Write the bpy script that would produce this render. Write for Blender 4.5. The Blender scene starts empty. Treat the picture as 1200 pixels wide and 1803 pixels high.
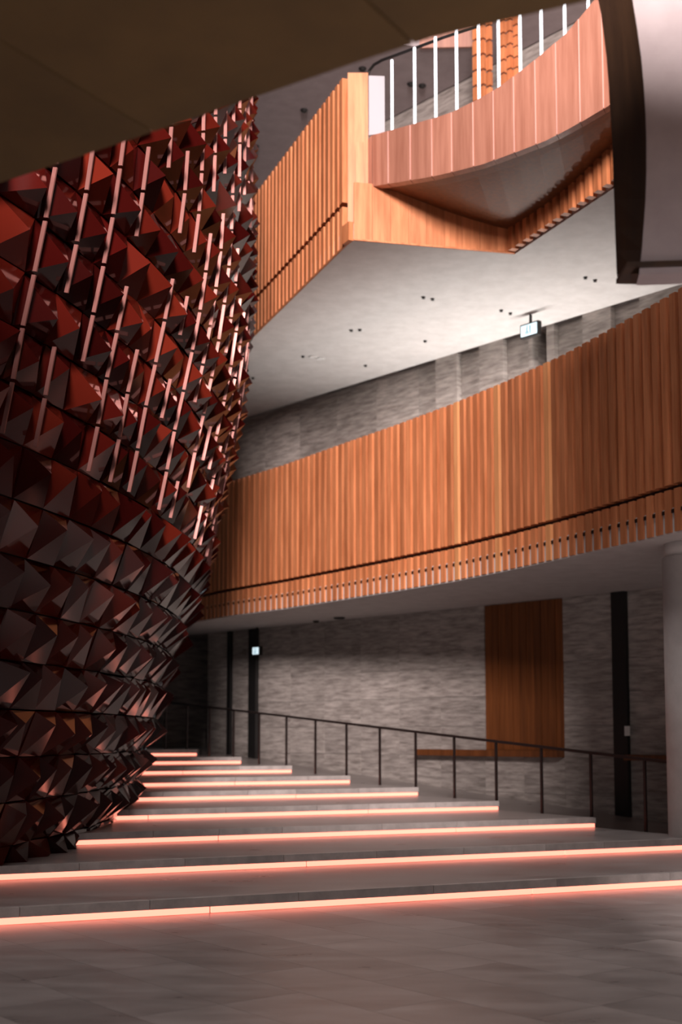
import bpy, bmesh, math, random
from mathutils import Vector, Matrix
random.seed(7)
scene = bpy.context.scene
COL = scene.collection

# ------------------------------------------------------------------ camera
F, CX, HORIZON, EYE, PITCH = 2300.0, 600.0, 1295.0, 1.69, math.radians(5.5)
PPY = HORIZON - F * math.tan(PITCH)
cam_d = bpy.data.cameras.new('camera')
cam = bpy.data.objects.new('camera', cam_d)
COL.objects.link(cam)
cam.location = (0, 0, EYE)
cam.rotation_euler = (math.pi / 2 + PITCH, 0, 0)
cam_d.sensor_fit = 'VERTICAL'
cam_d.sensor_height = 36.0
cam_d.sensor_width = 24.0
cam_d.lens = F / 1803.0 * 36.0
cam_d.shift_y = (PPY - 901.5) / 1803.0
cam_d.clip_end = 200
cam_d.dof.use_dof = True
cam_d.dof.focus_distance = 12.5
cam_d.dof.aperture_fstop = 1.25
scene.camera = cam

# ------------------------------------------------------------------ world, big lights, exposure
w = bpy.data.worlds.new('world')
scene.world = w
w.use_nodes = True
w.node_tree.nodes['Background'].inputs[0].default_value = (0.85, 0.8, 0.82, 1)
w.node_tree.nodes['Background'].inputs[1].default_value = 0.012
scene.view_settings.view_transform = 'Standard'
scene.view_settings.look = 'None'
scene.view_settings.gamma = 1.0
scene.view_settings.exposure = 0.0
scene.view_settings.use_curve_mapping = False

def area(name, loc, target, sx, sy, power, color):
    d = bpy.data.lights.new(name, 'AREA')
    d.shape = 'RECTANGLE'; d.size = sx; d.size_y = sy; d.energy = power; d.color = color
    o = bpy.data.objects.new(name, d); COL.objects.link(o)
    o.location = loc
    o.rotation_euler = (Vector(target) - Vector(loc)).to_track_quat('-Z', 'Y').to_euler()
    return o
# daylight entering through the glazed front of the lobby behind the camera
area('window_front_upper_offscreen', (0.1, -8.1, 13.0), (0.8, 20, 7.5), 3.2, 5, 18500, (1.0, 0.86, 0.82))
# roof light above the open middle of the hall
area('skylight_offscreen', (1.5, 13.0, 23.0), (1.5, 13.0, 0), 7, 9, 1600, (1.0, 0.93, 0.92))
area('window_front_lower_offscreen', (-2.0, -8.1, 2.3), (0.5, 20, 2.0), 8, 3.4, 420, (1.0, 0.93, 0.92))

# ------------------------------------------------------------------ helpers
def ray(x, y):
    a = (x - CX) / F; b = (PPY - y) / F
    return (a, math.cos(PITCH) - b * math.sin(PITCH), math.sin(PITCH) + b * math.cos(PITCH))
def at_z(x, y, z):
    r = ray(x, y); t = (z - EYE) / r[2]
    return Vector((r[0] * t, r[1] * t, z))
def at_y(x, y, Y):
    r = ray(x, y); t = Y / r[1]
    return Vector((r[0] * t, Y, EYE + r[2] * t))
def at_line(x, y, A, B):
    r = ray(x, y); dx, dy = B[0] - A[0], B[1] - A[1]
    t = (A[0] * dy - A[1] * dx) / (r[0] * dy - r[1] * dx)
    return Vector((r[0] * t, r[1] * t, EYE + r[2] * t))
def project(P):
    X, Y, Z = P[0], P[1], P[2] - EYE
    yc = Y * math.cos(PITCH) + Z * math.sin(PITCH)
    zc = -Y * math.sin(PITCH) + Z * math.cos(PITCH)
    return CX + F * X / yc, PPY - F * zc / yc
def interp(pts, x):
    if x <= pts[0][0]:
        a, b = pts[0], pts[1]
    elif x >= pts[-1][0]:
        a, b = pts[-2], pts[-1]
    else:
        for a, b in zip(pts, pts[1:]):
            if a[0] <= x <= b[0]: break
    return a[1] + (b[1] - a[1]) * (x - a[0]) / (b[0] - a[0])
def attach(o, parent):
    if parent is not None:
        o.parent = parent
        base = parent
        off = Vector((0, 0, 0))
        while base is not None:
            if base.type == 'EMPTY': off = Vector(base.location)
            base = base.parent
        if parent.type == 'EMPTY':
            o.matrix_parent_inverse = Matrix.Translation(-off)
def obj(name, me, mat, parent=None):
    o = bpy.data.objects.new(name, me)
    COL.objects.link(o)
    if mat is not None and len(me.materials) == 0: me.materials.append(mat)
    attach(o, parent)
    return o
def mesh(name, verts, faces):
    me = bpy.data.meshes.new(name)
    me.from_pydata([tuple(v) for v in verts], [], faces)
    bm = bmesh.new(); bm.from_mesh(me)
    bmesh.ops.recalc_face_normals(bm, faces=bm.faces)
    bm.to_mesh(me); bm.free()
    return me
def prism_mesh(name, poly, z0, z1):
    n = len(poly)
    z0f = z0 if callable(z0) else (lambda p: z0)
    z1f = z1 if callable(z1) else (lambda p: z1)
    v = [(p[0], p[1], z0f(p)) for p in poly] + [(p[0], p[1], z1f(p)) for p in poly]
    f = [tuple(range(n))[::-1], tuple(range(n, 2 * n))] + [(i, (i + 1) % n, n + (i + 1) % n, n + i) for i in range(n)]
    return mesh(name, v, f)
def prism(name, poly, z0, z1, mat, parent=None):
    return obj(name, prism_mesh(name, poly, z0, z1), mat, parent)
BOXF = [(0, 3, 2, 1), (4, 5, 6, 7), (0, 1, 5, 4), (1, 2, 6, 5), (2, 3, 7, 6), (3, 0, 4, 7)]
def hexa(name, v, mat, parent=None):
    return obj(name, mesh(name, v, BOXF), mat, parent)
UNIT = {}
def unit_box(mat, bevel=0.0):
    k = (mat.name, bevel)
    if k not in UNIT:
        v = [(-.5, -.5, 0), (.5, -.5, 0), (.5, .5, 0), (-.5, .5, 0), (-.5, -.5, 1), (.5, -.5, 1), (.5, .5, 1), (-.5, .5, 1)]
        me = mesh('block', v, BOXF); me.materials.append(mat); UNIT[k] = me
    return UNIT[k]
def block(name, mat, base, dx, dy, h, ang, parent=None):
    """box standing on base (centre of its footprint), dx along ang, dy across"""
    o = bpy.data.objects.new(name, unit_box(mat)); COL.objects.link(o)
    o.location = base; o.rotation_euler = (0, 0, ang); o.scale = (dx, dy, h)
    attach(o, parent)
    return o
def tube_mesh(name, pts, r, seg=8):
    v, f = [], []
    pts = [Vector(p) for p in pts]
    for i, p in enumerate(pts):
        a = pts[max(i - 1, 0)]; b = pts[min(i + 1, len(pts) - 1)]
        t = (b - a).normalized()
        up = Vector((0, 0, 1)) if abs(t.z) < .9 else Vector((1, 0, 0))
        s = t.cross(up).normalized(); u = s.cross(t)
        for k in range(seg):
            q = 2 * math.pi * k / seg
            v.append(p + (s * math.cos(q) + u * math.sin(q)) * r)
    for i in range(len(pts) - 1):
        for k in range(seg):
            f.append((i * seg + k, i * seg + (k + 1) % seg, (i + 1) * seg + (k + 1) % seg, (i + 1) * seg + k))
    f.append(tuple(range(seg))[::-1]); f.append(tuple(range((len(pts) - 1) * seg, len(pts) * seg)))
    return mesh(name, v, f)
def lathe_mesh(name, prof, seg=32, c=(0, 0)):
    v, f = [], []
    for r, z in prof:
        for k in range(seg):
            q = 2 * math.pi * k / seg
            v.append((c[0] + r * math.cos(q), c[1] + r * math.sin(q), z))
    for i in range(len(prof) - 1):
        for k in range(seg):
            f.append((i * seg + k, i * seg + (k + 1) % seg, (i + 1) * seg + (k + 1) % seg, (i + 1) * seg + k))
    f.append(tuple(range(seg))[::-1]); f.append(tuple(range((len(prof) - 1) * seg, len(prof) * seg)))
    me = mesh(name, v, f)
    return me
def thing(name, label, cat, loc=(0, 0, 0), group=None, kind=None):
    o = bpy.data.objects.new(name, None); COL.objects.link(o)
    o.empty_display_size = .3; o.location = loc
    return tag(o, label, cat, group, kind)
def tag(o, label=None, cat=None, group=None, kind=None):
    if label: o['label'] = label
    if cat: o['category'] = cat
    if group: o['group'] = group
    if kind: o['kind'] = kind
    return o

# ------------------------------------------------------------------ materials
def new_mat(name):
    m = bpy.data.materials.new(name); m.use_nodes = True
    nt = m.node_tree; b = nt.nodes['Principled BSDF']
    return m, nt, b
def coords(nt, scale, jitter=True):
    tc = nt.nodes.new('ShaderNodeTexCoord'); mp = nt.nodes.new('ShaderNodeMapping')
    g = nt.nodes.new('ShaderNodeNewGeometry')
    nt.links.new(g.outputs['Position'], mp.inputs['Vector'])
    mp.inputs['Scale'].default_value = scale
    if jitter:
        oi = nt.nodes.new('ShaderNodeObjectInfo'); mu = nt.nodes.new('ShaderNodeMath'); mu.operation = 'MULTIPLY'
        mu.inputs[1].default_value = 60
        nt.links.new(oi.outputs['Random'], mu.inputs[0]); nt.links.new(mu.outputs[0], mp.inputs['Location'])
    return mp
def grained(name, c0, c1, scale, rough=(.4, .6), var=.25, bump=.05, detail=6, coat=0, spec=.5, lo=.35, hi=.65):
    m, nt, b = new_mat(name)
    mp = coords(nt, scale)
    n = nt.nodes.new('ShaderNodeTexNoise'); n.inputs['Scale'].default_value = 1; n.inputs['Detail'].default_value = detail
    n.inputs['Roughness'].default_value = .62
    nt.links.new(mp.outputs[0], n.inputs['Vector'])
    r = nt.nodes.new('ShaderNodeValToRGB')
    r.color_ramp.elements[0].position = lo; r.color_ramp.elements[0].color = (*c0, 1)
    r.color_ramp.elements[1].position = hi; r.color_ramp.elements[1].color = (*c1, 1)
    nt.links.new(n.outputs['Fac'], r.inputs[0])
    oi = nt.nodes.new('ShaderNodeObjectInfo'); mr = nt.nodes.new('ShaderNodeMapRange')
    mr.inputs['To Min'].default_value = 1 - var; mr.inputs['To Max'].default_value = 1 + var
    nt.links.new(oi.outputs['Random'], mr.inputs['Value'])
    hs = nt.nodes.new('ShaderNodeHueSaturation')
    nt.links.new(mr.outputs[0], hs.inputs['Value']); nt.links.new(r.outputs[0], hs.inputs['Color'])
    nt.links.new(hs.outputs[0], b.inputs['Base Color'])
    rr = nt.nodes.new('ShaderNodeMapRange'); rr.inputs['To Min'].default_value = rough[0]; rr.inputs['To Max'].default_value = rough[1]
    nt.links.new(n.outputs['Fac'], rr.inputs['Value']); nt.links.new(rr.outputs[0], b.inputs['Roughness'])
    if bump:
        bp = nt.nodes.new('ShaderNodeBump'); bp.inputs['Strength'].default_value = bump; bp.inputs['Distance'].default_value = .02
        nt.links.new(n.outputs['Fac'], bp.inputs['Height']); nt.links.new(bp.outputs[0], b.inputs['Normal'])
    b.inputs['Coat Weight'].default_value = coat
    b.inputs['Specular IOR Level'].default_value = spec
    return m
def plain(name, c, rough=.5, metal=0.0, spec=.5):
    m, nt, b = new_mat(name)
    b.inputs['Base Color'].default_value = (*c, 1); b.inputs['Roughness'].default_value = rough
    b.inputs['Metallic'].default_value = metal; b.inputs['Specular IOR Level'].default_value = spec
    return m
def emit(name, c, s):
    m, nt, b = new_mat(name)
    b.inputs['Base Color'].default_value = (*c, 1)
    b.inputs['Emission Color'].default_value = (*c, 1); b.inputs['Emission Strength'].default_value = s
    return m
WOOD = grained('oiled_wood', (.46, .15, .058), (.70, .265, .115), (9, 9, .7), (.38, .55), .16, .04)
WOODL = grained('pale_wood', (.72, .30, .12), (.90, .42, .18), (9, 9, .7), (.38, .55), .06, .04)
WOODD = grained('dark_walnut', (.03, .014, .007), (.06, .028, .012), (7, 7, .6), (.5, .7), .15, .03)
WOODM = grained('brown_veneer', (.12, .036, .009), (.21, .066, .017), (14, 14, .6), (.45, .6), .15, .03)
WOODE = grained('pale_pink_board', (.50, .255, .215), (.64, .35, .295), (8, 8, .5), (.35, .5), .05, .02)
PANEL = grained('pink_cherry_veneer', (.33, .135, .09), (.47, .215, .15), (8, 8, .5), (.3, .45), .09, .02)
STONE = grained('travertine', (.19, .165, .15), (.52, .47, .44), (2.2, 2.2, 15), (.45, .7), .12, .25, 8, lo=.3, hi=.7)
FLOORS = grained('honed_floor_stone', (.24, .21, .20), (.42, .38, .365), (1.1, 2.6, 2), (.2, .42), .13, .06, 7, lo=.3, hi=.72)
NOSE = grained('nosing_stone', (.38, .345, .33), (.52, .475, .455), (5, 5, 5), (.3, .5), .2, .05)
PLASTER = grained('pale_plaster', (.56, .53, .52), (.64, .61, .60), (3, 3, 3), (.75, .9), .02, .02)
PLASTP = grained('mauve_plaster', (.40, .34, .35), (.46, .40, .41), (3, 3, 3), (.75, .9), .02, .02)
SOFD = grained('brown_timber_soffit', (.13, .08, .03), (.19, .115, .042), (1.2, 1.2, 1.2), (.6, .8), .05, .03)
BLACK = plain('black_metal', (.012, .011, .011), .5)
BRONZE = plain('dark_bronze', (.045, .032, .03), .4, .6)
COREM = plain('drum_core', (.008, .006, .006), .8, spec=.2)
LED = emit('warm_led', (1.0, .275, .19), 2.3)
TUBE = emit('cool_light_tube', (.86, .93, 1.0), 1.3)
SIGNW = emit('sign_light', (.74, .92, 1.0), 1.0)
SIGND = emit('sign_figure', (.10, .26, .30), .6)
WHITE = plain('white_plastic', (.75, .74, .73), .4)
CONC = grained('grey_column_render', (.60, .57, .555), (.68, .65, .635), (4, 4, 4), (.6, .8), .03, .03)
# glazed red tiles: one lacquer, small variation from tile to tile
TILE, nt, b = new_mat('oxblood_glazed_metal')
oi = nt.nodes.new('ShaderNodeObjectInfo'); r = nt.nodes.new('ShaderNodeValToRGB')
r.color_ramp.elements[0].color = (.014, .0013, .0011, 1); r.color_ramp.elements[1].color = (.09, .010, .005, 1)
e = r.color_ramp.elements.new(.5); e.color = (.036, .0025, .002, 1)
nt.links.new(oi.outputs['Random'], r.inputs[0]); nt.links.new(r.outputs[0], b.inputs['Base Color'])
b.inputs['Roughness'].default_value = .1; b.inputs['Metallic'].default_value = .0
b.inputs['Coat Weight'].default_value = 0; b.inputs['Specular IOR Level'].default_value = .28
ROD = plain('copper_edge_bar', (.30, .13, .115), .35, .6)
GLASS, nt, b = new_mat('frosted_glass')
b.inputs['Base Color'].default_value = (.55, .52, .56, 1); b.inputs['Roughness'].default_value = .35
b.inputs['Transmission Weight'].default_value = .35

# ------------------------------------------------------------------ plan frame of the stone wall
W0 = Vector((-3.45, 34.5)); W1 = Vector((5.2, 24.5))
WD = (W1 - W0).normalized(); WN = Vector((WD.y, -WD.x))
if WN.y > 0: WN = -WN
WANG = math.atan2(WD.y, WD.x)
Z_LOW, Z_UP, Z_TOP = 4.38, 9.87, 16.0
def wp(s, n, z):
    p = W0 + WD * s + WN * n
    return Vector((p.x, p.y, z))
def w_s(x, y, n=0.0):
    a = W0 + WN * n; b_ = W1 + WN * n
    P = at_line(x, y, a, b_)
    return (Vector((P.x, P.y)) - a).dot(WD), P.z
def wbox(name, s0, s1, z0, z1, n0, n1, mat, parent=None):
    v = [wp(s0, n1, z0), wp(s1, n1, z0), wp(s1, n0, z0), wp(s0, n0, z0), wp(s0, n1, z1), wp(s1, n1, z1), wp(s1, n0, z1), wp(s0, n0, z1)]
    return hexa(name, v, mat, parent)

# ------------------------------------------------------------------ staircase frame
SN = Vector((-.41, .912)).normalized(); SD = Vector((SN.y, -SN.x))
RISE, C1, TREAD, NSTEP = .15, 12.1, 2.3, 9
def on_step(c, x):                       # point on the line SN.p = c at plan X = x
    return Vector((x, (c - SN.x * x) / SN.y))
EA = Vector((3.83, 20.05)); ED = Vector((-.62, 1.0)).normalized()     # line of the right ends of the steps
def step_end(c):
    t = (c - SN.dot(EA)) / SN.dot(ED)
    return EA + ED * t

# ================================================================== FLOOR
floor = prism('floor', [(-12, -8), (13, -8), (13, 22), (-12, 22)], -.3, -.02, FLOORS)
tag(floor, 'grey honed stone lobby floor in front of the lit stairs', 'floor', kind='structure')
FA = math.radians(-52)
fu = Vector((math.cos(FA), math.sin(FA))); fv = Vector((-fu.y, fu.x))
TL, TW = 1.5, .62
for i in range(-14, 15):
    for j in range(-10, 32):
        off = (j % 3) * .5
        c = Vector((0, 10)) + fu * ((i + off) * TL) + fv * ((j - 8) * TW)
        if c.y < 7.0: continue
        if SN.dot(c) > C1 + .7: continue
        px, py = project((c.x, c.y, 0))
        if not (-140 < px < 1340 and py < 1960): continue
        block('floor_slab', FLOORS, (c.x, c.y, -.02), TL - .003, TW - .003, .02, FA, floor)

# ================================================================== STAIRCASE
stair = thing('staircase', 'broad grey stone staircase with an orange light line under every nosing', 'staircase', (0, 13.5, 0))
stair['kind'] = 'structure'
for k in range(1, NSTEP + 1):
    c0 = C1 + TREAD * (k - 1); c1 = c0 + TREAD
    z0, z1 = RISE * (k - 1), RISE * k
    xl = -10.0
    a = on_step(c0 + .04, xl)
    d = on_step(c1 + .04, xl)
    if k == 1:
        bb = on_step(c0 + .04, 10); cc = on_step(c1 + .04, 10)
    else:
        bb = step_end(c0 + .04); cc = step_end(c1 + .04)
    poly = [a, bb, cc, d]
    if k == NSTEP:
        poly = [a, step_end(c0 + .04), Vector((-3.62, 33.6)), Vector((-4.6, 35.2)), Vector((-10, 41.5))]
    st = prism('step', poly, 0 if k < 4 else z0 - .3, z1 - .085, FLOORS, stair)
    prism('tread', poly, z1 - .085, z1, FLOORS, st)
    # nosing stones and light strips along the front edge
    xe = 7.5 if k == 1 else step_end(c0).x
    xs = max(-7.0, on_step(c0, -7).x)
    L = (on_step(c0, xe) - on_step(c0, xs)).length
    ang = math.atan2(SD.y, SD.x)
    s = L
    rr = random.Random(k)
    while s > .05:
        ln = min(s, rr.choice([.9, 1.2, 1.2, 1.5]))
        m = on_step(c0, xs) + SD * (s - ln / 2) - SN * 0.0
        block('nosing_stone', NOSE, (m.x, m.y, z1 - .083), ln - .006, .09, .088, ang, st)
        s -= ln
    s = L
    first = True
    while s > .2:
        ln = min(s, 3.6 if not first else 2.4); first = False
        m = on_step(c0, xs) + SD * (s - ln / 2) - SN * .012
        block('light_strip', LED, (m.x, m.y, z0 + .006), ln - .02, .03, .056, ang, st)
        s -= ln

# ================================================================== RAMP
def ramp_z(p):
    t = (Vector((p[0], p[1])) - W0).dot(WD)
    return max(.02, 1.30 - .0812 * max(0, t + .2)) if t < 14.5 else .02
e9 = step_end(C1 + TREAD * 8.2)
pts_front = [Vector((-3.62, 33.0))] + [step_end(C1 + TREAD * q) + Vector((.012, .01)) for q in (8, 7, 6, 5, 4, 3, 2)] + [Vector((5.3, 17.9)), Vector((8.5, 16.5))]
rv, rf = [], []
for q in pts_front:
    t = (q - W0).dot(WD)
    back = W0 + WD * t
    rv += [(q.x, q.y, ramp_z(q)), (back.x, back.y, ramp_z(back)), (q.x, q.y, -.02), (back.x, back.y, -.02)]
n = len(pts_front)
for i in range(n - 1):
    a, c = i * 4, i * 4 + 4
    rf += [(a, a + 1, c + 1, c), (a + 2, c + 2, c + 3, a + 3), (a, c, c + 2, a + 2), (a + 1, a + 3, c + 3, c + 1)]
rf += [(0, 2, 3, 1), ((n - 1) * 4, (n - 1) * 4 + 1, (n - 1) * 4 + 3, (n - 1) * 4 + 2)]
ramp = obj('ramp', mesh('ramp', rv, rf), FLOORS)
tag(ramp, 'long grey stone ramp climbing beside the travertine wall', 'ramp', kind='structure')

# ================================================================== STONE WALL, ground level
def s_up(x):
    y = interp([(430, 740), (740, 655), (1135, 505)], x)
    return w_s(x, y)[0]
s_b0, s_b1 = w_s(285, 1250)[0], w_s(366, 1250)[0]
g0, g1 = s_up(945), s_up(970)
zlo, zhi, ztw = Z_LOW + .35, Z_UP, Z_UP + 6.2
wv, wf = [], []
for (a0, a1, b0_, b1_) in [(-9, s_b0, 0, ztw), (s_b0, s_b1, 0, 1.34), (s_b0, s_b1, Z_LOW, ztw), (s_b1, g0, 0, ztw), (g0, g1, 0, zlo), (g0, g1, zhi, ztw), (g1, 16, 0, ztw)]:
    k0 = len(wv)
    wv += [wp(a0, -.03, b0_), wp(a1, -.03, b0_), wp(a1, -.5, b0_), wp(a0, -.5, b0_), wp(a0, -.03, b1_), wp(a1, -.03, b1_), wp(a1, -.5, b1_), wp(a0, -.5, b1_)]
    wf += [tuple(k0 + i for i in q) for q in BOXF]
wall = obj('wall_back', mesh('wall_back', wv, wf), STONE)
def corridor(name, a0, a1, z0, z1, n0, depth):
    # a doorway leading into an unlit stone passage, open towards the hall
    v = [wp(a0, n0, z0), wp(a1, n0, z0), wp(a1, n0, z1), wp(a0, n0, z1), wp(a0, -depth, z0), wp(a1, -depth, z0), wp(a1, -depth, z1), wp(a0, -depth, z1)]
    return obj(name, mesh(name, v, [(0, 1, 5, 4), (3, 7, 6, 2), (0, 4, 7, 3), (1, 2, 6, 5), (4, 5, 6, 7)]), STONE)
tag(wall, 'long travertine wall behind ramp and galleries', 'wall', kind='structure')
s_n0 = w_s(855, 1300)[0]; s_n1 = w_s(995, 1320)[0]
s_d0 = w_s(1085, 1300)[0]; s_d1 = w_s(1110, 1300)[0]
s_l0 = w_s(745, 1325)[0]
z_l1 = w_s(850, 1320)[1]; z_l0 = w_s(950, 1333)[1]
s_p0, s_p1 = w_s(443, 1250)[0], w_s(456, 1250)[0]
s_q0, s_q1 = w_s(404, 1250)[0], w_s(410, 1250)[0]
edges = [s_b1, s_q0, s_q1, s_p0, s_p1]
cols = []
def fill(a, b_, wdt=1.22):
    k = max(1, round((b_ - a) / wdt))
    for i in range(k): cols.append((a + (b_ - a) * i / k, a + (b_ - a) * (i + 1) / k))
fill(s_b1, s_q0); fill(s_q1, s_p0); fill(s_p1, s_n0); fill(s_n0, s_n1); fill(s_n1, s_d0); fill(s_d1, s_d1 + 4.4)
rows = [0, .55, z_l0, z_l0 + .62, z_l0 + 1.24, z_l0 + 1.86, Z_LOW]
for (a, b_) in cols:
    for z0, z1 in zip(rows, rows[1:]):
        inn = (a >= s_n0 - .01 and b_ <= s_n1 + .01)
        if inn and z0 >= z_l0 - .01: continue
        if z1 < ramp_z(wp(a, 0, 0)) - .1: continue
        off = random.uniform(-.004, .006)
        wbox('stone_panel', a + .003, b_ - .003, z0 + .003, z1 - .003, -.03, .02 + off, STONE, wall)
# wooden niche with its ledge
niche = thing('timber_niche', 'brown vertical-board timber niche set into travertine wall above the ramp', 'wall panel', wp((s_n0 + s_n1) / 2, 0, z_l0))
wbox('back_board', s_n0 + .004, s_n1 - .004, z_l1, Z_LOW - .01, -.028, -.005, WOODM, niche)
nb = 11
for i in range(nb):
    a = s_n0 + .01 + (s_n1 - s_n0 - .02) * i / nb; b_ = s_n0 + .01 + (s_n1 - s_n0 - .02) * (i + 1) / nb
    wbox('board', a + .006, b_ - .006, z_l1 + .004, Z_LOW - .012, -.004, .012 + .008 * (i % 2), WOODM, niche)
wbox('ledge', s_l0, s_n1, z_l0 + .004, z_l1, .03, .26, WOODM, niche)
s_r0, s_r1 = s_d1 + .02, s_d1 + 3.0
tag(wbox('wall_ledge', s_r0, s_r1, w_s(1140, 1339)[1], w_s(1140, 1329)[1], .03, .26, WOODM), 'short brown timber ledge on the stone wall beside round column', 'ledge')
# dark door leaves and slots
d1 = wbox('door_1', s_d0 + .003, s_d1 - .003, ramp_z(wp(s_d0, 0, 0)) - .02, Z_LOW - .01, -.028, .10, BLACK)
tag(d1, 'tall black door jamb in stone wall next to small switch plate', 'door', kind='structure')
d2 = corridor('door_2', s_b0 + .004, s_b1 - .004, 1.36, Z_LOW - .01, -.02, 5.0)
tag(d2, 'dark open doorway at the top of the stairs beside red drum', 'door', kind='structure')
t1 = wbox('trim_1', s_p0 + .003, s_p1 - .003, ramp_z(wp(s_p0, 0, 0)) - .02, Z_LOW - .01, -.028, .12, BLACK)
tag(t1, 'thick black upright under the small exit sign', 'trim', kind='structure')
t2 = wbox('trim_2', s_q0 + .003, s_q1 - .003, 1.2, Z_LOW - .01, -.028, .10, BLACK)
tag(t2, 'thin black upright in stone wall near dark doorway', 'trim', kind='structure')
sw = thing('wall_switch', 'small white switch plate on the black door jamb', 'switch', wp(s_d1 - .06, .10, 1.6))
ss, zz = w_s(1105, 1287, .10)
wbox('plate', ss - .07, ss + .05, zz - .09, zz + .09, .10, .115, WHITE, sw)
wbox('rocker', ss - .035, ss + .015, zz - .04, zz + .04, .115, .122, WHITE, sw)

# ================================================================== HANDRAIL of the ramp
RA, RB = Vector((-3.09, 30.9)), Vector((4.59, 19.9))
rail = thing('ramp_handrail', 'thin dark bronze handrail on slender posts along the ramp', 'handrail', (RA.x, RA.y, 1.25))
rang = math.atan2((RB - RA).y, (RB - RA).x)
def rail_z(t):
    x, y = 370 + 760 * 0, 0
    za = at_line(372, 1246, RA, RB).z; zb = at_line(1130, 1338, RA, RB).z
    return za + (zb - za) * t
NP = 12
for i in range(-2, NP + 2):
    t = i / NP
    p = RA + (RB - RA) * t
    zt = rail_z(t); zb = max(ramp_z(p) - .03, .0)
    if i < 0: zb = 1.2
    block('post', BRONZE, (p.x, p.y, zb), .045, .03, zt - zb, rang, rail)
a = RA + (RB - RA) * (-2.2 / NP); b_ = RA + (RB - RA) * (13.3 / NP)
hexa_pts = []
for (p, t) in ((a, -2.2 / NP), (b_, 13.3 / NP)):
    nrm = Vector((-(RB - RA).y, (RB - RA).x)).normalized() * .025
    for sgn, dz in ((-1, 0), (1, 0), (1, .045), (-1, .045)):
        q = p + nrm * sgn
        hexa_pts.append((q.x, q.y, rail_z(t) - .01 + dz))
hexa('top_rail', hexa_pts, BRONZE, rail)

# ================================================================== LOWER BALCONY
def slat_run(parent, curve, zb, ztf, pitch, gap_lo, gap_hi, dots, mat_pick, depth=.13, width=.132, back=True, smax=None, upper_name='slat', lower_name='lower_slat'):
    """curve: plan polyline. Slats stand on its outer (camera) side."""
    d = [0]
    for p, q in zip(curve, curve[1:]): d.append(d[-1] + (q - p).length)
    def at(s):
        for i in range(len(d) - 1):
            if s <= d[i + 1] or i == len(d) - 2:
                u = (s - d[i]) / (d[i + 1] - d[i])
                p = curve[i].lerp(curve[i + 1], u); t = (curve[i + 1] - curve[i]).normalized()
                return p, t
    nslat = int(d[-1] / pitch)
    for i in range(nslat + 1):
        p, t = at(min(i * pitch + .001, d[-1] - .001))
        nrm = Vector((t.y, -t.x))
        if nrm.y > 0: nrm = -nrm
        ang = math.atan2(t.y, t.x)
        h = ztf(p) - zb
        m = mat_pick(i, p)
        c = p + nrm * (.03 - depth / 2)
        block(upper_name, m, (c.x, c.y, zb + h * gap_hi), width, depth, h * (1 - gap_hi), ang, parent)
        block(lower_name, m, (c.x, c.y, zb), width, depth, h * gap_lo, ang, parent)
    def strip(name, z0f, z1f, o0, o1, mat):
        v, f = [], []
        for i in range(len(curve)):
            t = (curve[min(i + 1, len(curve) - 1)] - curve[max(i - 1, 0)]).normalized()
            nrm = Vector((t.y, -t.x))
            if nrm.y > 0: nrm = -nrm
            a0 = curve[i] + nrm * o0; a1 = curve[i] + nrm * o1
            h = ztf(curve[i]) - zb
            z0 = zb + h * z0f; z1 = zb + h * z1f
            v += [(a0.x, a0.y, z0), (a1.x, a1.y, z0), (a1.x, a1.y, z1), (a0.x, a0.y, z1)]
        for i in range(len(curve) - 1):
            k = i * 4
            for j in range(4):
                f.append((k + j, k + (j + 1) % 4, k + 4 + (j + 1) % 4, k + 4 + j))
        f += [(0, 3, 2, 1), tuple(len(curve) * 4 - 4 + j for j in range(4))]
        return obj(name, mesh(name, v, f), mat, parent)
    strip('backing_panel', gap_hi + .004, .985, -.15, -.10, WOOD)
    strip('lower_backing_panel', .012, gap_lo - .002, -.15, -.10, WOOD)
    strip('gap_shade_strip', gap_lo, gap_hi, -.15, -.09, BRONZE)  # dark strip standing in for the shade inside the slat gap
    if dots: strip('fixing_rail', dots - .008, dots + .008, -.098, .02, BRONZE)
    return at, d[-1]

low_px = [(330, 1098), (400, 1086), (500, 1072.5), (600, 1057), (700, 1041), (800, 1024), (900, 1004), (1000, 982), (1100, 960), (1200, 936), (1290, 912)]
low_curve = [at_z(x, y, Z_LOW).to_2d() for x, y in low_px]
ext = low_curve[0] + (low_curve[0] - low_curve[1]).normalized() * 2.2
low_curve = [ext] + low_curve
dl_ = (low_curve[-1] - low_curve[-2]).normalized()
for q in range(1, 4):                                  # the front keeps curving on past the column
    a_ = -.10 * q
    dl_ = Vector((dl_.x * math.cos(a_) - dl_.y * math.sin(a_), dl_.x * math.sin(a_) + dl_.y * math.cos(a_)))
    low_curve.append(low_curve[-1] + dl_ * 1.3)
top_px = [(400, 848), (500, 817), (600, 781), (700, 746), (800, 709), (900, 667), (1000, 621), (1100, 567), (1200, 510)]
tops = []
for x, y in top_px:
    yb = interp(low_px, x)
    P = at_z(x, yb, Z_LOW)
    tops.append((P.y, at_y(x, y, P.y - .1).z))
tops.sort()
def low_top(p): return min(max(interp(tops, p.y), 7.3), 8.6)
print('low balcony tops', tops)
balc = thing('lower_balcony', 'sweeping lower balcony clad in orange timber slats above the stairs', 'balcony', (0, 27, Z_LOW))
bright = {}
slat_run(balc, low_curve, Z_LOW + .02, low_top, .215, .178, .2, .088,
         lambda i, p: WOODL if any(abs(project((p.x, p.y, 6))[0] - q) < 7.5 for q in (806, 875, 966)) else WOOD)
back_line = [wp(17, .02, 0).to_2d(), wp(-9, .02, 0).to_2d()]
slab_poly = [Vector((p.x, p.y)) for p in low_curve] + back_line
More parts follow.
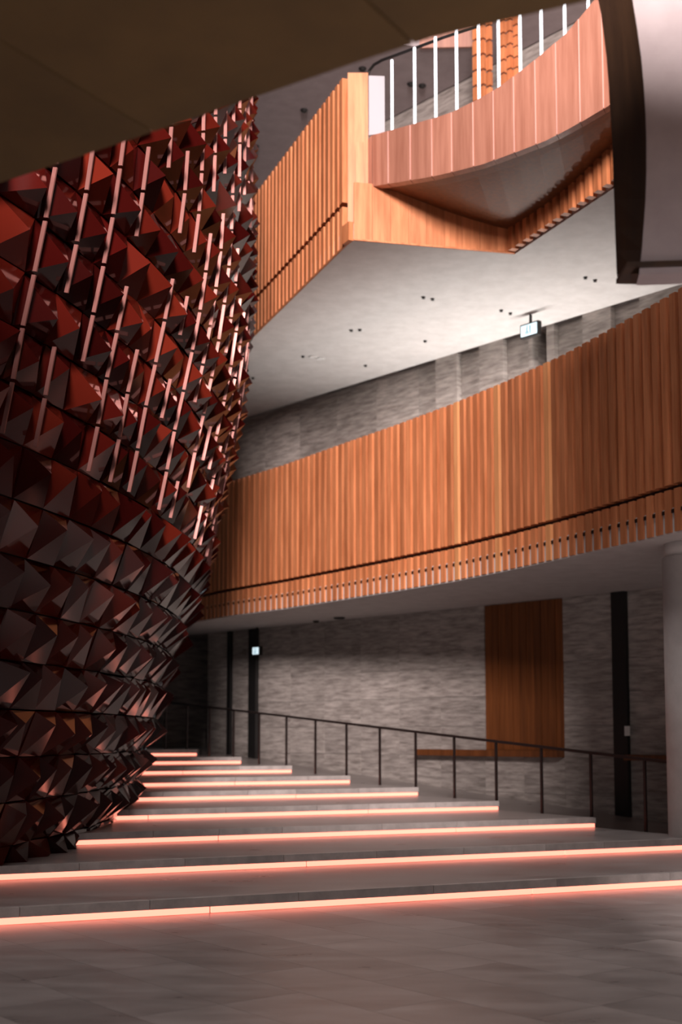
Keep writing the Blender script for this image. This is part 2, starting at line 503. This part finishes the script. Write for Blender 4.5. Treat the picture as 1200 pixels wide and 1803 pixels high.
prism('soffit_slab', [(p.x, p.y) for p in slab_poly], Z_LOW, Z_LOW + .35, PLASTER, balc)

# ================================================================== UPPER STONE WALL bays with uplights
lit = [(738, 775), (813, 852), (894, 938), (983, 1033), (1083, 1133)]
prev = None
piers = []
for a, b_ in lit: piers.append((s_up(a), s_up(b_)))
wl = (s_up(400) - 3)
k = 0
s = piers[0][0]
while s > wl:                                      # unlit run of wall towards the drum
    for z0 in (zlo, zlo + 1.8, zlo + 3.6):
        wbox('stone_panel', s - 1.4 + .003, s - .003, z0 + .003, min(z0 + 1.8, zhi) - .003, -.03, .02, STONE, wall)
    s -= 1.4
for i, (a, b_) in enumerate(piers):
    for z0 in (zlo, zlo + 1.8, zlo + 3.6):
        wbox('stone_panel', a + .003, b_ - .003, z0 + .003, min(z0 + 1.8, zhi) - .003, -.03, .02, STONE, wall)
    nxt = piers[i + 1][0] if i + 1 < len(piers) else b_ + 1.0
    if i == 2:
        sd0, sd1 = g0, g1
        wbox('stone_pier', b_ + .003, sd0 - .003, zlo, zhi - .003, -.03, .16, STONE, wall)
        d3 = corridor('door_3', sd0 + .004, sd1 - .004, zlo + .004, zhi - .004, -.02, 4.0)
        tag(d3, 'dark door opening in gallery wall beside bright exit sign', 'door', kind='structure')
        wbox('stone_pier', sd1 + .003, nxt - .003, zlo, zhi - .003, -.03, .16, STONE, wall)
    else:
        wbox('stone_pier', b_ + .003, nxt - .003, zlo, zhi - .003, -.03, .16, STONE, wall)
    m = (a + b_) / 2
    up = thing('wall_uplight', 'small black uplight washing a pale stone bay behind the lower balcony', 'uplight', wp(m, .02, 5.85), group='uplights behind the lower balcony')
    wbox('bracket', m - .03, m + .03, 5.85, 5.95, .02, .45, BLACK, up)
    c = wp(m, .5, 0)
    obj('can', lathe_mesh('can', [(.05, 5.82), (.06, 5.83), (.06, 5.96), (.05, 5.96), (.045, 5.94)], 14, (c.x, c.y)), BLACK, up)
    ld = bpy.data.lights.new('uplight_lamp', 'SPOT')
    ld.energy = 250; ld.spot_size = math.radians(125); ld.spot_blend = .6; ld.color = (1, .95, .9); ld.shadow_soft_size = .04
    lo = bpy.data.objects.new('uplight_lamp', ld); COL.objects.link(lo)
    lo.location = wp(m, .5, 6.02)
    lo.rotation_euler = (Vector((WN.x * .05, WN.y * .05, 1))).to_track_quat('-Z', 'Y').to_euler()
    attach(lo, up)

# exit signs
def exit_sign(label, x0, x1, y0, y1, n):
    s0 = w_s(x0, y0, n)[0]; s1 = w_s(x1, y1, n)[0]; xm = (x0 + x1) / 2
    z1 = w_s(xm, y0, n)[1]; z0 = w_s(xm, y1, n)[1]
    zc = (z0 + z1) / 2
    t = thing('exit_sign', label, 'exit sign', wp((s0 + s1) / 2, n, z0))
    h = abs(z1 - z0)
    z0 = min(z0, z1)
    wbox('housing', s0 - .03, s1 + .03, z0 - .03, z0 + h + .03, n - .1, n, BLACK, t)
    face = wbox('lit_face', s0, s1, z0, z0 + h, n, n + .012, SIGNW, t)
    wd = s1 - s0
    # running figure and door of the pictogram
    wbox('door_symbol', s0 + wd * .56, s0 + wd * .62, z0 + h * .12, z0 + h * .88, n + .012, n + .016, SIGND, face)
    wbox('figure_body', s0 + wd * .36, s0 + wd * .42, z0 + h * .35, z0 + h * .7, n + .012, n + .016, SIGND, face)
    wbox('figure_head', s0 + wd * .38, s0 + wd * .44, z0 + h * .74, z0 + h * .88, n + .012, n + .016, SIGND, face)
    wbox('figure_leg', s0 + wd * .30, s0 + wd * .36, z0 + h * .12, z0 + h * .38, n + .012, n + .016, SIGND, face)
    wbox('figure_leg', s0 + wd * .42, s0 + wd * .48, z0 + h * .12, z0 + h * .38, n + .012, n + .016, SIGND, face)
    wbox('hanger', (s0 + s1) / 2 - .02, (s0 + s1) / 2 + .02, z0 + h + .03, (Z_UP if z0 > 6 else Z_LOW) - .012, n - .07, n - .03, BLACK, t)
    return t
exit_sign('glowing white exit sign hung by the gallery wall above lower balcony', 917, 945, 571, 590, 1.0)
exit_sign('tiny glowing exit sign hung above the black upright on ground level', 445, 455, 1140, 1152, .35)

# ================================================================== UPPER BALCONY
upb = thing('upper_balcony', 'upper balcony with pinkish timber slats and pale plaster soffit', 'balcony', (0, 22, Z_UP))
U0 = at_z(448, 592, Z_UP).to_2d(); U1 = at_z(611, 432, Z_UP).to_2d()
U00 = U0 + (U0 - U1).normalized() * 3.0
ztop_u = at_y(609, 130, U1.y).z
print('upper', U0, U1, ztop_u)
slat_run(upb, [U00, U0, U1], Z_UP + .03, lambda p: ztop_u, .232, .235, .262, 0, lambda i, p: WOOD, depth=.13, width=.138)
Q1 = at_z(622, 424, Z_UP).to_2d(); Q2 = at_z(905, 448, Z_UP).to_2d(); Q3 = at_z(1075, 335, Z_UP).to_2d()
Q4 = Q3 + (Q3 - Q2).normalized() * 2.5; Q5 = Q4 + Vector((4, -.5))
upoly = [U00 + Vector((-2, 3)), U00, U0, U1, Q1, Q2, Q3, Q4, Q5, wp(17, .16, 0).to_2d(), wp(-9, .16, 0).to_2d()]
prism('soffit_slab', upoly, Z_UP, Z_UP + .3, PLASTER, upb)
# thin dark edge trim under the slats and round the opening
def edge_strip(name, A, B, z0, z1, o, mat, parent):
    t = (B - A).normalized(); nrm = Vector((t.y, -t.x))
    if nrm.y > 0: nrm = -nrm
    v = []
    for z in (z0, z1):
        for p, q in ((A, 0), (B, 0), (B, o), (A, o)):
            c = p + nrm * q; v.append((c.x, c.y, z))
    return hexa(name, v, mat, parent)
edge_strip('edge_trim', U00, U1, Z_UP + .002, Z_UP + .03, .03, WOOD, upb)
edge_strip('corner_trim', U1 + (U0 - U1).normalized() * .02, Q1, Z_UP + .002, Z_UP + .32, .09, WOOD, upb)
edge_strip('edge_trim', Q1, Q2, Z_UP + .002, Z_UP + .03, .03, WOOD, upb)
edge_strip('edge_trim', Q2, Q4, Z_UP + .002, Z_UP + .03, -.03, WOOD, upb)
# end post of the slatted front: broad board plus narrower return board
def px_board(name, x0, x1, yt0, yt1, yb0, yb1, Y, th, mat, parent):
    v = [at_y(x0, yb0, Y), at_y(x1, yb1, Y)]
    a, b_ = v
    v = [a, b_, b_ + Vector((0, th, 0)), a + Vector((0, th, 0))]
    c = at_y(x1, yt1, Y); d = at_y(x0, yt0, Y)
    c.x = b_.x; d.x = a.x
    v += [d, c, c + Vector((0, th, 0)), d + Vector((0, th, 0))]
    return hexa(name, v, mat, parent)
px_board('end_board', 612, 648, 128, 128, 420, 420, U1.y - .1, .14, WOOD, upb)
px_board('return_board', 626, 641, 250, 250, 421, 421, U1.y - .16, .05, WOOD, upb)
# timber fascia boards towards the stair opening
nf = 9
for i in range(nf):
    A = Q1.lerp(Q2, i / nf); B = Q1.lerp(Q2, (i + 1) / nf)
    t = (B - A).normalized() * .003
    edge_strip('fascia_board', A + t, B - t, Z_UP + .03, Z_UP + 1.0, .03, WOOD, upb)
# dark slats along the far side of the opening
L = (Q4 - Q2).length; ns = int(L / .23)
for i in range(ns):
    p = Q2 + (Q4 - Q2) * ((i + .5) / ns); t = (Q4 - Q2).normalized(); nrm = Vector((-t.y, t.x))
    if nrm.x > 0: nrm = -nrm
    c = p + nrm * .08
    block('slat', WOOD, (c.x, c.y, Z_UP + .03), .12, .14, 1.9, math.atan2(t.y, t.x), upb)

# ================================================================== CURVED BRIDGE
bridge = thing('curved_bridge', 'curved overhead walkway faced with pinkish cherry panels', 'walkway', (2, 20, 10.3))
bot_px = [(641, 333), (655, 328), (700, 321), (760, 311), (800, 302), (850, 289), (900, 271), (960, 248), (1010, 222), (1070, 187), (1140, 140)]
tp_px = [(641, 251), (655, 238), (700, 226), (760, 209), (790, 200), (840, 176), (880, 153), (940, 108), (1000, 58), (1045, 5), (1140, -110)]
def bY(x): return 21.25 - 3.9 * ((x - 640) / 440.0) - .5 * math.sin(max(0, min(1, (x - 640) / 440)) * math.pi)
seams = [641, 655, 683, 722, 760, 795, 833, 869, 905, 943, 980, 1021, 1062, 1100, 1135]
deckA, deckB = [], []
for x0, x1 in zip(seams, seams[1:]):
    xs = [x0, (x0 + x1) / 2, x1]
    v, f = [], []
    for x in xs:
        Y = bY(x)
        p = at_y(x, interp(bot_px, x), Y); q = at_y(x, interp(tp_px, x), Y)
        q = Vector((p.x, p.y, q.z))
        gap = .004 * (1 if x == x0 else (-1 if x == x1 else 0))
        p.x += gap; q.x += gap
        o = Vector((.06, .14, 0))
        v += [p, q, q + o, p + o]
    for i in range(2):
        for j in range(4):
            f.append((i * 4 + j, i * 4 + (j + 1) % 4, i * 4 + 4 + (j + 1) % 4, i * 4 + 4 + j))
    f += [(3, 2, 1, 0), (8, 9, 10, 11)]
    obj('cherry_panel', mesh('cherry_panel', v, f), PANEL, bridge)
    if x0 > 660:
        e0, e1 = v[0], v[1]
        block('joint_strip', WOODE, (e0.x - .004, e0.y - .004, e0.z + .01), .016, .012, e1.z - e0.z - .02, -.6, bridge)
v, f = [], []
for x in seams:
    Y = bY(x); p = at_y(x, interp(bot_px, x), Y)
    yb = max(min(Y + 3.2, 21.55 + .12 * max(0, p.x)), Y + .3)
    for (yy, dz) in ((Y + .02, .02), (min(Y + .5, yb - .05), .06), (yb, .06)):
        k = yy / Y
        v += [(p.x + (yy - Y) * .25, yy, p.z + dz), (p.x + (yy - Y) * .25, yy, p.z + dz + .2)]
for i in range(len(seams) - 1):
    a = i * 6; c = a + 6
    f += [(a, a + 2, c + 2, c), (a + 2, a + 4, c + 4, c + 2), (a + 1, c + 1, c + 3, a + 3), (a + 3, c + 3, c + 5, a + 5), (a, c, c + 1, a + 1), (a + 4, a + 5, c + 5, c + 4)]
f += [(0, 1, 3, 2), (2, 3, 5, 4)]
e_ = (len(seams) - 1) * 6
f += [(e_, e_ + 2, e_ + 3, e_ + 1), (e_ + 2, e_ + 4, e_ + 5, e_ + 3)]
obj('deck', mesh('deck', v, f), WOODM, bridge)
# bright glass-edge light tubes standing on the parapet
for x, yt, yb in [(690, 106, 226), (730, 84, 215), (767, 64, 203), (804, 46, 190), (843, 30, 173), (878, 14, 152), (916, 0, 127), (953, -15, 97), (994, -30, 60), (1035, -45, 12)]:
    Y = bY(x) + .07
    p = at_y(x, yb + 4, Y); q = at_y(x, yt, Y)
    q = Vector((p.x, p.y, max(q.z, p.z + .5)))
    me = tube_mesh('light_tube', [p, p.lerp(q, .06), p.lerp(q, .9), q], .024, 10)
    o = obj('light_tube', me, TUBE, bridge)
px_board('frosted_glass_end', 649, 677, 133, 134, 238, 234, bY(660) + .2, .02, GLASS, bridge)
hr = [at_y(x, y, bY(x) + .25) for x, y in ((647, 134), (650, 124), (658, 114), (672, 106), (700, 96), (735, 83), (780, 66), (840, 46))]
obj('handrail', tube_mesh('handrail', hr, .025, 8), BLACK, bridge)

# ================================================================== TOP LEVEL
tp = [at_z(200, 40, Z_TOP).to_2d(), at_z(640, 60, Z_TOP).to_2d(), at_z(738, 84, Z_TOP).to_2d(), at_z(838, 82, Z_TOP).to_2d(), at_z(846, -20, Z_TOP).to_2d(), at_z(1300, -60, Z_TOP).to_2d(),
      wp(17, .0, 0).to_2d(), wp(-9, .0, 0).to_2d()]
ceil = prism('ceiling', tp, Z_TOP, Z_TOP + .3, PLASTP)
tag(ceil, 'mauve grey plaster ceiling high above upper balcony', 'ceiling', kind='structure')
Wt = thing('top_gallery_front', 'pale timber slatted gallery front glimpsed behind the light tubes', 'balcony', at_z(780, 84, Z_TOP))
A, B = at_z(738, 85, Z_TOP).to_2d(), at_z(838, 83, Z_TOP).to_2d()
for i in range(3):
    edge_strip('fascia_board', A.lerp(B, i / 3), A.lerp(B, (i + 1) / 3 - .004), Z_TOP - .02, Z_TOP + 1.6, .06, PANEL, Wt)
for i, (x, yb, yt) in enumerate([(838, 205, -10), (850, 205, -10), (862, 206, -10), (886, 178, -10), (898, 165, -10), (909, 140, -10)]):
    p = at_y(x, yb, 24.6); q = at_y(x, yt, 24.6)
    for j in range(8):
        z0 = p.z + (q.z - p.z) * j / 8; z1 = p.z + (q.z - p.z) * (j + .86) / 8
        block('slat', WOOD, (p.x, 24.6 - .04 * (i % 2), z0), .1, .08, z1 - z0, math.radians(-50), Wt)

# ================================================================== SPRINKLERS on soffits
for x, y in [(745, 523), (761, 526), (618, 581), (633, 580), (748, 600), (882, 546), (898, 551), (1030, 488), (1047, 493), (533, 627), (643, 643), (445, 665)]:
    P = at_z(x, y, Z_UP)
    o = obj('sprinkler_head', lathe_mesh('sprinkler_head', [(.04, P.z), (.042, P.z - .006), (.02, P.z - .01), (.015, P.z - .028), (.034, P.z - .03), (.034, P.z - .034)], 12, (P.x, P.y)), BLACK)
    tag(o, 'small dark sprinkler head under the pale upper balcony soffit', 'sprinkler', 'sprinklers under the upper balcony')
for x, y in [(551, 628), (564, 631)]:
    P = at_z(x, y, Z_UP)
    o = obj('recessed_downlight', lathe_mesh('recessed_downlight', [(.09, P.z), (.095, P.z - .012), (.07, P.z - .02), (.06, P.z - .012)], 16, (P.x, P.y)), WHITE)
    tag(o, 'small white downlight rim in the upper balcony soffit', 'downlight', 'downlights in the upper balcony soffit')
for x, y, lab, rad in [(556, 1093, 'small round dark sprinkler in the lower balcony soffit', .07), (597, 1087, 'larger flat black speaker disc in the lower balcony soffit', .13)]:
    P = at_z(x, y, Z_LOW)
    o = obj('soffit_fitting', lathe_mesh('soffit_fitting', [(rad, P.z), (rad * 1.05, P.z - .02), (rad * .8, P.z - .04), (rad * .5, P.z - .045)], 18, (P.x, P.y)), BLACK)
    tag(o, lab, 'ceiling fitting')
for x, y in [(535, 193), (450, 257), (638, 120), (723, 147), (743, 150)]:
    P = at_z(x, y, Z_TOP)
    o = obj('ceiling_fitting', lathe_mesh('ceiling_fitting', [(.08, P.z), (.085, P.z - .02), (.05, P.z - .06), (.04, P.z - .06)], 14, (P.x, P.y)), BLACK)
    tag(o, 'small dark fitting in the mauve top ceiling', 'ceiling fitting', 'fittings in the top ceiling')

# ================================================================== ROUND COLUMN
colc = Vector((5.0, 18.25))
colr = .47
zc1 = Z_LOW
col = thing('round_column', 'pale grey round column standing on first step under the lower balcony', 'column', (colc.x, colc.y, .15))
me = lathe_mesh('shaft', [(colr, .15), (colr, zc1 - .2)], 48, colc)
for p in me.polygons: p.use_smooth = len(p.vertices) == 4
obj('shaft', me, CONC, col)
me = lathe_mesh('collar', [(colr - .03, zc1 - .2), (colr - .03, zc1 - .002)], 48, colc)
for p in me.polygons: p.use_smooth = len(p.vertices) == 4
obj('collar', me, CONC, col)

# ================================================================== NEAR SLAB above the camera
Z_N = Z_LOW
edge_px = [(0, 322), (220, 249), (440, 174), (620, 112), (760, 66), (1040, 0), (1180, -38)]
epts = [at_z(x, y, Z_N).to_2d() for x, y in edge_px]
whole = [Vector((-3.5, 6.95)), at_z(-200, 386, Z_N).to_2d()] + epts + [Vector((2.2, 4.0)), Vector((2.2, -7.5)), Vector((-9, -7.5)), Vector((-9, 2)), Vector((-5.0, 4.4))]
near = prism('ceiling_near', [(p.x, p.y) for p in whole], Z_N + .02, Z_N + .5, SOFD)
tag(near, 'dark timber-clad slab overhead at entrance to the stair hall', 'ceiling', kind='structure')
# joints between the large cladding boards of that slab
cl = [Vector((p.x, p.y)) for p in epts]
J0 = at_z(115, 140, Z_N).to_2d(); J1 = at_z(252, 222, Z_N).to_2d()
jd = (J1 - J0).normalized(); jn = Vector((-jd.y, jd.x))
def clip(poly, o, nrm, keep):
    out = []
    for i in range(len(poly)):
        a, b_ = poly[i], poly[(i + 1) % len(poly)]
        da, db = (a - o).dot(nrm) * keep, (b_ - o).dot(nrm) * keep
        if da >= 0: out.append(a)
        if (da >= 0) != (db >= 0): out.append(a.lerp(b_, da / (da - db)))
    return out
for i in range(-5, 6):
    wd = 1.35
    pc = clip(clip(whole, J0 + jn * (i * wd + .006), jn, 1), J0 + jn * ((i + 1) * wd - .006), jn, -1)
    if len(pc) >= 3:
        prism('soffit_board', [(p.x, p.y) for p in pc], Z_N, Z_N + .02, SOFD, near)

# unseen solid edge wall, added on that slab to shade the drum's lower half
up_v = [Vector((-3.5, 6.9)), at_z(-200, 386, Z_N).to_2d()] + epts + [Vector((2.2, 4.0))]
inner = [p + Vector((-.08, -.16)) for p in up_v]
prism('shade_upstand', [(p.x, p.y) for p in up_v] + [(p.x, p.y) for p in reversed(inner)], Z_N + .5, Z_N + 3.1, SOFD, near)

# ================================================================== HANGING PARAPET END at the right
par = thing('hanging_parapet_end', 'near curved dark timber fin closing a plain grey parapet overhead', 'parapet', at_y(1110, 480, 7.5))
lft = [(-1250, 1000), (-500, 1005), (-120, 1030), (0, 1054), (50, 1061), (100, 1067), (150, 1071), (200, 1074), (250, 1077), (300, 1078.5), (350, 1080.5), (400, 1082), (440, 1083.5), (482, 1085)]  # top rows added out of view to shade the lower balcony's right end
rgt = [(-1250, 1060), (-500, 1063), (-120, 1085), (0, 1113), (50, 1121), (100, 1128), (150, 1132.5), (200, 1135.5), (250, 1137), (300, 1137), (350, 1135.5), (400, 1132), (440, 1129), (482, 1124)]
v, f = [], []
for (y, xl), (_, xr) in zip(lft, rgt):
    a = at_y(xl, y, 7.7); b_ = at_y(xr, y, 7.42)
    v += [a, b_, b_ + Vector((.05, .18, 0)), a + Vector((.05, .18, 0))]
nn = len(lft)
for i in range(nn - 1):
    for j in range(4): f.append((i * 4 + j, i * 4 + (j + 1) % 4, i * 4 + 4 + (j + 1) % 4, i * 4 + 4 + j))
f += [(0, 1, 2, 3), tuple(nn * 4 - 4 + j for j in range(4))]
obj('curved_fin', mesh('curved_fin', v, f), WOODD, par)
v, f = [], []
for (y, xr) in rgt:
    b_ = at_y(xr, y, 7.42); b_.x -= .0
    c = Vector((6.0, 7.0, b_.z))  # face run on past the view for that same shade on the balcony
    v += [b_ + Vector((.004, .012, 0)), c + Vector((0, .012, 0)), c + Vector((0, .2, 0)), b_ + Vector((.03, .2, 0))]
for i in range(nn - 1):
    for j in range(4): f.append((i * 4 + j, i * 4 + (j + 1) % 4, i * 4 + 4 + (j + 1) % 4, i * 4 + 4 + j))
f = [q for q in f]
f += [(0, 1, 2, 3), tuple(nn * 4 - 4 + j for j in range(4))]
obj('parapet_face', mesh('parapet_face', v, f), PLASTP, par)
b0 = at_y(1090, 484, 7.6); b1 = Vector((6.0, 6.98, b0.z))
hexa('bottom_edge', [(b0.x, b0.y - .2, b0.z - .02), (b1.x, b1.y - .01, b0.z - .02), (b1.x, b1.y + .2, b0.z - .02), (b0.x, b0.y + .1, b0.z - .02),
                     (b0.x, b0.y - .2, b0.z + .006), (b1.x, b1.y - .01, b0.z + .006), (b1.x, b1.y + .2, b0.z + .006), (b0.x, b0.y + .1, b0.z + .006)], WOODD, par)

# ================================================================== FACETED DRUM
DC = Vector((-25.5, 18.3))
prof = []
for x, y in [(440, 100), (441, 250), (441, 400), (440, 500), (437, 590), (430, 650), (420, 720), (405, 800), (387, 880), (370, 970), (350, 1060), (322, 1140), (300, 1200), (285, 1270), (265, 1320)]:
    r = ray(x, y)
    s_ = r[0] / r[1]
    R = (-DC.x + DC.y * s_) / math.sqrt(1 + s_ * s_)
    Yt = (DC.x * s_ + DC.y) / (1 + s_ * s_)
    prof.append((EYE + r[2] / r[1] * Yt, R))
prof.sort()
prof = [(0.0, prof[0][1] - .5), (.8, prof[0][1] - .18)] + prof
def drum_R(z): return interp(prof, z) - .12
drum = thing('faceted_drum', 'huge rounded drum clad in glossy oxblood pyramid panels', 'drum', (DC.x, DC.y, 0))
v, f = [], []
zs = [i * .5 for i in range(0, 29)]
ph0, ph1, NPH = -.62, .42, 60
for z in zs:
    for i in range(NPH + 1):
        a = ph0 + (ph1 - ph0) * i / NPH
        R = drum_R(z) - .03
        v.append((DC.x + R * math.cos(a), DC.y + R * math.sin(a), z))
nb_ = len(v)
for j in range(len(zs) - 1):
    for i in range(NPH):
        a = j * (NPH + 1) + i
        f.append((a, a + 1, a + NPH + 2, a + NPH + 1))
c_lo = len(v); v.append((DC.x + 15, DC.y, 0)); c_hi = len(v); v.append((DC.x + 15, DC.y, zs[-1]))
for i in range(NPH):
    f.append((i + 1, i, c_lo)); q = (len(zs) - 1) * (NPH + 1) + i; f.append((q, q + 1, c_hi))
obj('core', mesh('core', v, f), COREM, drum)

def tile_mesh(seed, low=False):
    rr = random.Random(seed)
    au, av = rr.uniform(-.22, .12), rr.uniform(-.2, .22)
    h = rr.uniform(.14, .28)
    if low: au, av = rr.uniform(-.3, .3), rr.uniform(.12, .36)
    g = .487
    lift = [rr.uniform(0, .05) for _ in range(4)]
    v = [(-g, -g, lift[0]), (g, -g, lift[1]), (g, g, lift[2]), (-g, g, lift[3]), (au, av, h),
         (-g, -g, -.02), (g, -g, -.02), (g, g, -.02), (-g, g, -.02)]
    f = [(0, 1, 4), (1, 2, 4), (2, 3, 4), (3, 0, 4), (0, 5, 6, 1), (1, 6, 7, 2), (2, 7, 8, 3), (3, 8, 5, 0), (8, 7, 6, 5)]
    me = bpy.data.meshes.new('facet_panel'); me.from_pydata(v, [], f); me.materials.append(TILE)
    return me
VAR = [tile_mesh(100 + i) for i in range(14)] + [tile_mesh(200 + i, True) for i in range(14)]
rv_ = [(-.009, -.5, .12), (.009, -.5, .12), (.009, .5, .12), (-.009, .5, .12), (-.009, -.5, .16), (.009, -.5, .16), (.009, .5, .16), (-.009, .5, .16)]
ROD_ME = mesh('edge_bar', rv_, BOXF); ROD_ME.materials.append(ROD)
ROWH, COLW = .485, .58
tiles, rods = [], []
dphi = COLW / 23.5
for j in range(0, 25):
    z0 = .02 + j * ROWH; z1 = z0 + ROWH
    R0, R1 = drum_R(z0), drum_R(z1)
    for i in range(-25, 16):
        a = (i + .5) * dphi
        ca, sa = math.cos(a), math.sin(a)
        P0 = Vector((DC.x + R0 * ca, DC.y + R0 * sa, z0)); P1 = Vector((DC.x + R1 * ca, DC.y + R1 * sa, z1))
        c = (P0 + P1) / 2
        px, py = project(c)
        if px < -60 or py < 120 or py > 1700: continue
        U = Vector((-sa, ca, 0)); V = (P1 - P0); hh = V.length; V.normalize()
        N = U.cross(V)
        if N.dot(Vector((ca, sa, 0))) < 0: N = -N
        view = (Vector((0, 0, EYE)) - c)
        facing = N.dot(view.normalized())
        if facing < -.12: continue
        wd = (R0 + R1) / 2 * dphi
        M = Matrix((( U.x * wd, V.x * hh, N.x, c.x), (U.y * wd, V.y * hh, N.y, c.y), (U.z * wd, V.z * hh, N.z, c.z), (0, 0, 0, 1)))
        if -20 < px < 460: vis = max(.05, facing + .12) / view.length_squared
        else: vis = 0
        rr = random.Random(j * 977 + i * 31)
        tiles.append((vis, M, rr.randrange(14) + (14 if rr.random() < (5.6 - z0) / 1.6 else 0)))
        if z0 > 4.0 and rr.random() < .72:
            B = c - U * (wd * .5)
            M2 = Matrix(((U.x, V.x * hh * .94, N.x, B.x), (U.y, V.y * hh * .94, N.y, B.y), (U.z, V.z * hh * .94, N.z, B.z), (0, 0, 0, 1)))
            rods.append((vis, M2))
tiles.sort(key=lambda t: -t[0]); rods.sort(key=lambda t: -t[0])
print('tiles', len(tiles), 'rods', len(rods))
def place(name, me, M):
    o = bpy.data.objects.new(name, me); COL.objects.link(o)
    attach(o, drum); o.matrix_basis = M
    return o
for vis, M, k in tiles[:300]: place('facet_panel', VAR[k], M)
for vis, M in rods[:300]: place('edge_bar', ROD_ME, M)
def merged(name, items, mat):
    v, f = [], []
    for me, M in items:
        b0_ = len(v)
        v += [M @ q.co for q in me.vertices]
        f += [tuple(b0_ + i for i in p.vertices) for p in me.polygons]
    if not v: return
    me = bpy.data.meshes.new(name); me.from_pydata([tuple(q) for q in v], [], f)
    o = obj(name, me, mat, drum); o['kind'] = 'stuff'
merged('remaining_facet_panels', [(VAR[k], M) for vis, M, k in tiles[300:]], TILE)
merged('remaining_edge_bars', [(ROD_ME, M) for vis, M in rods[300:]], ROD)

# ================================================================== glazed front behind the camera
front = prism('wall_front', [(-12, -8.4), (13, -8.4), (13, -8.2), (-12, -8.2)], -.02, .5, PLASTP)
tag(front, 'low plaster sill wall under lobby glazing', 'wall', kind='structure')
win = thing('window_1', 'tall lobby glazing with black mullions', 'window', (0, -8.3, .5)); win['kind'] = 'structure'
for i in range(11):
    block('mullion', BLACK, (-12 + i * 2.5, -8.3, .5), .08, .2, 15.5, 0, win)
